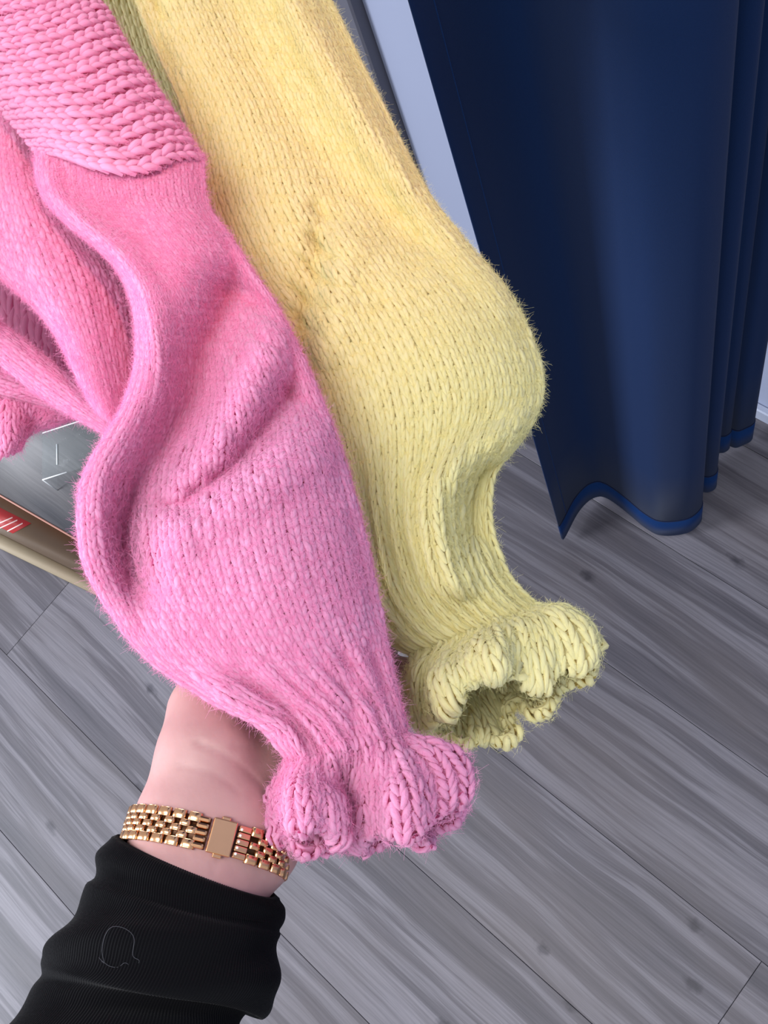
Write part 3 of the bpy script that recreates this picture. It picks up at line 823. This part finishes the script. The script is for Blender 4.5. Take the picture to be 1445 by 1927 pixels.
bk = [[(-250, -900, .70), (-100, -900, .72), (60, -900, .72), (200, -900, .70)],
      [(0, -300, .69), (130, -300, .71), (260, -300, .71), (400, -300, .69)],
      [(60, -70, .68), (180, -70, .69), (300, -70, .69), (440, -70, .68)],
      [(110, 80, .665), (230, 90, .675), (340, 100, .67), (460, 110, .66)],
      [(200, 230, .64), (300, 240, .645), (390, 250, .64), (490, 260, .63)],
      [(300, 420, .60), (370, 420, .60), (440, 430, .595), (530, 440, .59)]]
yb = Patch(bk, 24, 60, False)
o = yb.shell('body_panel', MAT['yellow'], yel)
yb.stitches(MAT['yellow'], o, lift=0.2, K=4)
fuzz([(ys, 1), (yc, 2)], MAT['yellow'], yel, 1700000, seed=5)

# ------------------------------------------------------------------ person: forearm and hand
def cm(px, py, d):
    return np.array([(px - CX) / F_PX * d, (py - CY) / F_PX * d, d])

def surface_nets(val, origin, h):
    """naive surface nets of the zero level; val<0 inside"""
    nx, ny, nz = val.shape
    ins = val < 0
    c = [(i, j, k) for i in (0, 1) for j in (0, 1) for k in (0, 1)]
    cell = np.zeros((nx - 1, ny - 1, nz - 1), int)
    for i, j, k in c: cell += ins[i:nx - 1 + i, j:ny - 1 + j, k:nz - 1 + k]
    act = (cell > 0) & (cell < 8)
    idx = np.full(act.shape, -1); ii = np.argwhere(act); idx[act] = np.arange(len(ii))
    acc = np.zeros((len(ii), 3)); cnt = np.zeros(len(ii))
    for a in c:
        for ax in range(3):
            if a[ax]: continue
            b = list(a); b[ax] = 1
            va = val[ii[:, 0] + a[0], ii[:, 1] + a[1], ii[:, 2] + a[2]]; vb = val[ii[:, 0] + b[0], ii[:, 1] + b[1], ii[:, 2] + b[2]]
            cr = (va < 0) != (vb < 0)
            t = np.where(cr, va / np.where(cr, va - vb, 1), 0)
            p = np.tile(np.array(a, float), (len(ii), 1)); p[:, ax] += t
            acc[cr] += p[cr]; cnt[cr] += 1
    V = origin + (ii + acc / cnt[:, None]) * h
    Q = []
    for ax in range(3):
        o1, o2 = [(1, 2), (2, 0), (0, 1)][ax]
        sl0 = [slice(None)] * 3; sl1 = [slice(None)] * 3
        sl0[ax] = slice(0, -1); sl1[ax] = slice(1, None)
        A = ins[tuple(sl0)]; B = ins[tuple(sl1)]
        e = np.argwhere(A != B)
        e = e[(e[:, o1] > 0) & (e[:, o2] > 0) & (e[:, o1] < act.shape[o1]) & (e[:, o2] < act.shape[o2])]
        fl = A[e[:, 0], e[:, 1], e[:, 2]]
        def cellid(d1, d2):
            q = e.copy(); q[:, o1] -= d1; q[:, o2] -= d2
            return idx[q[:, 0], q[:, 1], q[:, 2]]
        q = np.stack([cellid(1, 1), cellid(0, 1), cellid(0, 0), cellid(1, 0)], 1)
        q[~fl] = q[~fl][:, ::-1]
        Q.append(q)
    return V, np.concatenate(Q)

def make_body():
    # chains of (px, py, depth, radius mm); flat = squash along depth
    chains = [
        (1.35, [(120, 2180, .322, 27), (236, 1930, .350, 26), (330, 1745, .372, 27), (392, 1585, .390, 29.0)]),
        (1.45, [(392, 1585, .390, 29.0), (430, 1480, .410, 26), (500, 1400, .432, 27), (560, 1340, .452, 27)]),
        (1.15, [(352, 1520, .390, 17), (388, 1425, .400, 19), (392, 1340, .414, 16)]),
        (1.0, [(392, 1340, .414, 15), (410, 1270, .432, 12), (450, 1215, .442, 10.5), (490, 1175, .446, 9)]),
        (1.1, [(490, 1590, .393, 16), (520, 1480, .430, 17), (560, 1400, .450, 18)]),
        (1.0, [(520, 1300, .456, 12), (570, 1230, .458, 10), (630, 1170, .468, 9), (680, 1130, .472, 8)]),
        (1.0, [(560, 1320, .458, 12), (630, 1260, .466, 10), (700, 1215, .488, 9), (760, 1180, .492, 8)]),
        (1.0, [(590, 1350, .460, 12), (670, 1305, .466, 9.5), (738, 1278, .478, 8.5), (800, 1262, .484, 7.5)]),
        (1.0, [(600, 1385, .456, 11), (670, 1362, .462, 8.5), (725, 1350, .472, 7.5), (770, 1345, .476, 6.5)])]
    h = 0.0016
    allp = np.array([cm(*p[:3]) for _, ch in chains for p in ch])
    lo = allp.min(0) - 0.045; hi = allp.max(0) + 0.045
    n = np.ceil((hi - lo) / h).astype(int)
    ax = [lo[i] + np.arange(n[i]) * h for i in range(3)]
    X, Y, Z = np.meshgrid(*ax, indexing='ij')
    f = None
    for flat, ch in chains:
        for (a, b) in zip(ch[:-1], ch[1:]):
            A, B = cm(*a[:3]), cm(*b[:3]); ra, rb = a[3] / 1000, b[3] / 1000
            s = np.array([1, 1, flat])
            d = (B - A) * s; L2 = d @ d
            qx, qy, qz = X - A[0], Y - A[1], (Z - A[2]) * flat
            t = np.clip((qx * d[0] + qy * d[1] + qz * d[2]) / L2, 0, 1)
            dist = np.sqrt((qx - t * d[0]) ** 2 + (qy - t * d[1]) ** 2 + (qz - t * d[2]) ** 2) - (ra + (rb - ra) * t)
            if f is None: f = dist
            else:
                k = 0.007
                hmix = np.clip(0.5 + 0.5 * (f - dist) / k, 0, 1)
                f = f * (1 - hmix) + dist * hmix - k * hmix * (1 - hmix)
    V, Q = surface_nets(f, lo, h)
    # gentle smoothing
    E = np.concatenate([Q[:, [0, 1]], Q[:, [1, 2]], Q[:, [2, 3]], Q[:, [3, 0]]])
    for _ in range(4):
        acc = np.zeros_like(V); cnt = np.zeros(len(V))
        np.add.at(acc, E[:, 0], V[E[:, 1]]); np.add.at(acc, E[:, 1], V[E[:, 0]])
        np.add.at(cnt, E[:, 0], 1); np.add.at(cnt, E[:, 1], 1)
        V = V * 0.4 + acc / cnt[:, None] * 0.6
    # skin creases at the heel of the hand
    for pts, dep in (([(372, 1398), (420, 1420), (470, 1455), (505, 1500), (520, 1540)], .0009), ([(335, 1440), (400, 1455), (450, 1490)], .0005),
                     ([(440, 1405), (480, 1404), (520, 1392)], .0008), ([(440, 1365), (490, 1360)], .0007), ([(400, 1640), (420, 1600)], .0004)):
        c = cr_axis(np.array(pts, float), np.linspace(0, len(pts) - 1, 60), False)
        pxv = V[:, 0] / V[:, 2] * F_PX + CX; pyv = V[:, 1] / V[:, 2] * F_PX + CY
        near = (pxv > c[:, 0].min() - 20) & (pxv < c[:, 0].max() + 20) & (pyv > c[:, 1].min() - 20) & (pyv < c[:, 1].max() + 20) & (V[:, 2] < .41)
        w = np.where(near)[0]
        if len(w):
            dd = np.sqrt(((np.stack([pxv[w], pyv[w]], 1)[:, None] - c[None]) ** 2).sum(2)).min(1)
            V[w, 2] += dep * np.exp(-(dd / 6.0) ** 2)
    return V, Q
person = empty('person', tuple(PX(392, 1585, 0.39)))
tag(person, 'person in a black ribbed sleeve, palm up, lifting the knitted sleeves by hand', 'person')
V, Q = make_body()
me = np_mesh('forearm_and_hand', cam2world(V), Q, MAT['skin'])
o = link('forearm_and_hand', me); child_of(o, person)

# wrist frame (camera metric)
A_AX = np.array([0.20, -0.85, 0.46]); A_AX /= np.linalg.norm(A_AX)
WC = cm(391, 1588, 0.389)
U_AX = np.array([0.976, 0.217, 0.0]); U_AX -= (U_AX @ A_AX) * A_AX; U_AX /= np.linalg.norm(U_AX)
V_AX = np.cross(A_AX, U_AX)
if V_AX[2] > 0: V_AX = -V_AX     # towards the viewer

# black sleeve
def make_sleeve():
    rows = [((210, 1578), (524, 1694)), ((188, 1612), (527, 1716)), ((176, 1655), (526, 1752)), ((152, 1710), (516, 1800)), ((122, 1765), (508, 1850)), ((95, 1810), (494, 1895)),
            ((62, 1842), (470, 1915)), ((38, 1890), (462, 1960)), ((-10, 1960), (440, 2040)), ((-60, 2050), (410, 2140))]
    thick = [1.0, 1.04, 1.05, 1.02, 1.06, 1.08, 1.0, 1.0, 1.0, 1.0]
    nrib = 210; m = 4; nu = nrib * m
    ctrl = []
    for ri, ((lx, ly), (rx, ry)) in enumerate(rows):
        L_, R_ = np.array([lx, ly], float), np.array([rx, ry], float)
        c = (L_ + R_) / 2; hw = (R_ - L_) / 2
        row = []
        wpx = np.linalg.norm(hw); dm = 0.39 / F_PX
        bow = np.array([hw[1], -hw[0]]) / wpx * (10 if ri else 8)
        for k in range(16):
            th = math.pi - 2 * math.pi * k / 16       # left, over the front, right, back
            front = math.sin(th)
            p = c + hw * math.cos(th) - bow * (front - 0.4)
            p = p + np.array([hw[1], -hw[0]]) / wpx * (14 * max(front, 0) if ri < 2 else 0) * -0.6
            depth = 0.392 - (c[1] - 1600) * 0.000125 - front * 0.029 * thick[ri]
            row.append((p[0], p[1], depth))
        ctrl.append(row)
    W = np.array(ctrl); W = PX(W[..., 0], W[..., 1], W[..., 2])
    nvv = 90
    tv = np.linspace(0, len(rows) - 1, nvv)
    G = cr_axis(W, tv, False)
    G = np.swapaxes(cr_axis(np.swapaxes(G, 0, 1), np.arange(nu) / nu * 16, True), 0, 1)
    gu = np.roll(G, -1, 1) - np.roll(G, 1, 1); gv = np.gradient(G, axis=0)
    N = np.cross(gv, gu); N /= np.linalg.norm(N, axis=2)[..., None]
    rib = 0.00022 * np.cos(2 * np.pi * np.arange(nu) / m)
    fold = np.zeros(nvv)
    # turned-up double layer: step where the outer layer ends
    fold += 0.0022 * (1 / (1 + np.exp(-(tv - 2.15) * 22))) - 0.0030 * (1 / (1 + np.exp(-(tv - 5.55) * 22)))
    v = tv[:, None]; a = np.arange(nu)[None] / nu * 2 * np.pi
    wr = 0.0016 * np.sin(v * 1.7 + 2 * np.sin(a)) * np.clip(v, 0, 1) + 0.0010 * np.sin(v * 3.1 + a * 3)*np.clip(v - 1, 0, 1)
    G = G + N * (rib[None] + fold[:, None] + wr)[..., None]
    # roll the mouth inwards
    lip = []
    for k, (dn, dv) in enumerate(((-0.004, 0.010), (-0.0042, 0.004), (-0.003, -0.0005), (-0.0012, -0.0018))):
        dirv = (G[3] - G[0]); dirv /= np.linalg.norm(dirv, axis=1)[:, None]
        lip.append(G[0] + N[0] * dn + dirv * dv)
    G = np.concatenate([np.array(lip), G], 0)
    o = link('sleeve', np_mesh('sleeve', G.reshape(-1, 3), grid_quads(len(G), nu, True)[:, ::-1], MAT['black_knit']))
    child_of(o, person); o['label'] = 'black fine-ribbed sleeve with a turned-up cuff'
make_sleeve()

def tube(name, pts, r, mat, parent=None, S=6):
    pts = np.array(pts, float); T = np.gradient(pts, axis=0); T /= np.maximum(np.linalg.norm(T, axis=1), 1e-9)[:, None]
    ref = CAM_R @ np.array([0, 0, 1.0]); B = np.cross(T, ref); B /= np.linalg.norm(B, axis=1)[:, None]; N = np.cross(B, T)
    an = np.linspace(0, 2 * np.pi, S, endpoint=False)
    V = pts[:, None] + (B[:, None] * np.cos(an)[None, :, None] + N[:, None] * np.sin(an)[None, :, None]) * r
    o = link(name, np_mesh(name, V.reshape(-1, 3), grid_quads(len(pts), S, True), mat))
    if parent is not None: child_of(o, parent)
    return o
lp = np.array([(186, 1802), (196, 1812), (192, 1790), (198, 1760), (212, 1744), (236, 1748), (252, 1765), (250, 1798), (262, 1808), (252, 1822), (236, 1812), (222, 1820), (206, 1818), (192, 1808)], float)
lp = cr_axis(lp, np.linspace(0, len(lp) - 1, 90), False)
th = tube('lint_thread', PX(lp[:, 0], lp[:, 1], 0.3335), 0.00008, MAT['thread'])
tag(th, 'thin pale lint thread curled on the black sleeve', 'thread')

# ------------------------------------------------------------------ bracelet watch
watch = empty('wristwatch', tuple(cam2world(WC)))
tag(watch, 'rose-gold bracelet watch worn clasp side up on the wrist', 'watch')
EA, EB = 0.0316, 0.0240
ths = np.linspace(0, 2 * np.pi, 4001)
ell = np.stack([EA * np.cos(ths), EB * np.sin(ths)], 1)
cum = np.concatenate([[0], np.cumsum(np.linalg.norm(np.diff(ell, axis=0), axis=1))]); CIRC = cum[-1]
def ring_frame(s, along=0.0, out=0.0):
    t = np.interp(s % CIRC, cum, ths)
    p = WC + U_AX * EA * math.cos(t) + V_AX * EB * math.sin(t)
    tg = -U_AX * EA * math.sin(t) + V_AX * EB * math.cos(t); tg /= np.linalg.norm(tg)
    no = np.cross(A_AX, tg); no = no / np.linalg.norm(no)
    if no @ (p - WC) < 0: no = -no
    p = p + A_AX * along + no * out
    return p, tg, no
def place(o, s, along, out):
    p, tg, no = ring_frame(s, along, out)
    x = CAM_R @ tg; z = CAM_R @ no; y = np.cross(z, x)
    m = Matrix.Identity(4)
    w = cam2world(p)
    for i in range(3): m[i][0], m[i][1], m[i][2], m[i][3] = x[i], y[i], z[i], w[i] - watch.location[i]
    o.matrix_basis = m
def link_mesh(name, l, w, t):
    """domed link, length along the band, width across it"""
    nseg = 6
    V = []
    for y in (-w / 2, -w / 2 + w * 0.1, w / 2 - w * 0.1, w / 2):
        k = 0.82 if abs(y) > w * 0.45 else 1.0
        for i in range(nseg + 1):
            a = math.pi * i / nseg
            V.append((-math.cos(a) * l / 2 * (0.96 if k < 1 else 1), y, (0.25 + 0.75 * math.sin(a) ** 0.6) * t * k))
        V.append((l / 2, y, 0)); V.append((-l / 2, y, 0))
    n = nseg + 3
    Q = []
    for r in range(3):
        for i in range(n):
            Q.append((r * n + i, r * n + (i + 1) % n, (r + 1) * n + (i + 1) % n, (r + 1) * n + i))
    caps = []
    for i in range(1, n - 1):
        caps.append((0, i + 1, i)); caps.append((3 * n, 3 * n + i, 3 * n + i + 1))
    me = np_mesh(name, V, np.array(Q)[:, ::-1], MAT['gold'], True, caps)
    return me
BW = 0.0122
outer = link_mesh('outer_link', 0.0052, 0.0033, 0.0017)
inner = link_mesh('inner_link', 0.0044, 0.0023, 0.0018)
colsw = [(-0.0049, outer, 0.0, 'outer_link'), (-0.0022, inner, 0.5, 'inner_link'), (0.0, inner, 0.0, 'inner_link'), (0.0022, inner, 0.5, 'inner_link'), (0.0049, outer, 0.0, 'outer_link')]
pitch = 0.0060
# arc position of the clasp: in front, a little right of the middle
s_clasp = None
best = 1e9
for s in np.linspace(0, CIRC, 800):
    p, _, no = ring_frame(s)
    if no[2] < 0:
        x = p[0] / p[2] * F_PX + CX
        if abs(x - 417) < best: best = abs(x - 417); s_clasp = s
t0 = ring_frame(s_clasp)[1]
dir_r = 1 if t0[0] > 0 else -1          # increasing s runs to the right?
clasp_half = 0.0052
plate_len = 0.0050
start = clasp_half + plate_len + 0.0018
span = CIRC - 2 * start
nrow = int(span / pitch); pitch = span / nrow
case_s = CIRC / 2
for i in range(nrow + 1):
    for (al, me_, ph_, nm) in colsw:
        off = start + pitch * (i + 0.12 + ph_)
        if off > CIRC - start + pitch * 0.2: continue
        if abs(off - case_s) < 0.0145: continue
        o = link(nm, me_, watch)
        place(o, s_clasp + dir_r * off, al, 0.0002)
# dark core strip under the links
sv = np.linspace(clasp_half, CIRC - clasp_half, 120)
V = []
for s in sv:
    for al, ou in ((-BW / 2 + .0004, 0.0), (BW / 2 - .0004, 0.0), (BW / 2 - .0004, -0.0006), (-BW / 2 + .0004, -0.0006)):
        V.append(cam2world(ring_frame(s_clasp + dir_r * s, al, ou)[0]))
o = link('bracelet_core', np_mesh('bracelet_core', V, grid_quads(len(sv), 4, True), MAT['dark_gap'])); child_of(o, watch)
def part_box(name, sx, sy, sz, mat, s, al, ou, bev):
    o = link(name, box_mesh(name, sx, sy, sz, mat, bev, 2), watch)
    place(o, s, al, ou); return o
cl = part_box('clasp', 0.0092, BW + 0.0004, 0.0022, MAT['gold'], s_clasp, 0, 0.0012, 0.0005)
for al in (-1, 1):
    part_box('clasp_button', 0.0034, 0.0016, 0.0012, MAT['gold'], s_clasp, al * (BW / 2 + 0.0006), 0.0008, 0.0004)
sL = s_clasp - dir_r * (clasp_half + plate_len / 2); sR = s_clasp + dir_r * (clasp_half + plate_len / 2)
for q in range(5):
    part_box('fluted_end_link', plate_len, 0.0021, 0.0022, MAT['gold'], sL, (q - 2) * 0.00238, 0.0008, 0.0009)
    part_box('end_link', plate_len, 0.0022, 0.0018, MAT['gold'], sR, (q - 2) * 0.00238, 0.0008, 0.0004)
    st = link('set_stone', None, None) if False else None
bmn = bmesh.new(); bmesh.ops.create_icosphere(bmn, subdivisions=2, radius=0.00055); stone = bpy.data.meshes.new('set_stone'); bmn.to_mesh(bmn and stone); bmn.free(); stone.materials.append(MAT['stone'])
for q in range(5):
    o = link('set_stone', stone, watch); place(o, s_clasp + dir_r * (clasp_half + 0.0010), (q - 2) * 0.0022, 0.0018)
# case on the far side of the wrist
bmn = bmesh.new(); bmesh.ops.create_cone(bmn, cap_ends=True, segments=40, radius1=0.0135, radius2=0.0125, depth=0.006)
bmesh.ops.bevel(bmn, geom=[e for e in bmn.edges if abs(e.verts[0].co.z - e.verts[1].co.z) < 1e-6], offset=0.0008, segments=2, affect='EDGES')
cs = bpy.data.meshes.new('watch_case'); bmn.to_mesh(cs); bmn.free(); cs.materials.append(MAT['gold'])
o = link('watch_case', cs, watch); place(o, s_clasp + dir_r * case_s, 0, 0.0032)
bmn = bmesh.new(); bmesh.ops.create_cone(bmn, cap_ends=True, segments=40, radius1=0.0105, radius2=0.0105, depth=0.0006)
cs = bpy.data.meshes.new('watch_dial'); bmn.to_mesh(cs); bmn.free(); cs.materials.append(MAT['dial'])
o = link('watch_dial', cs, watch); place(o, s_clasp + dir_r * case_s, 0, 0.0064)
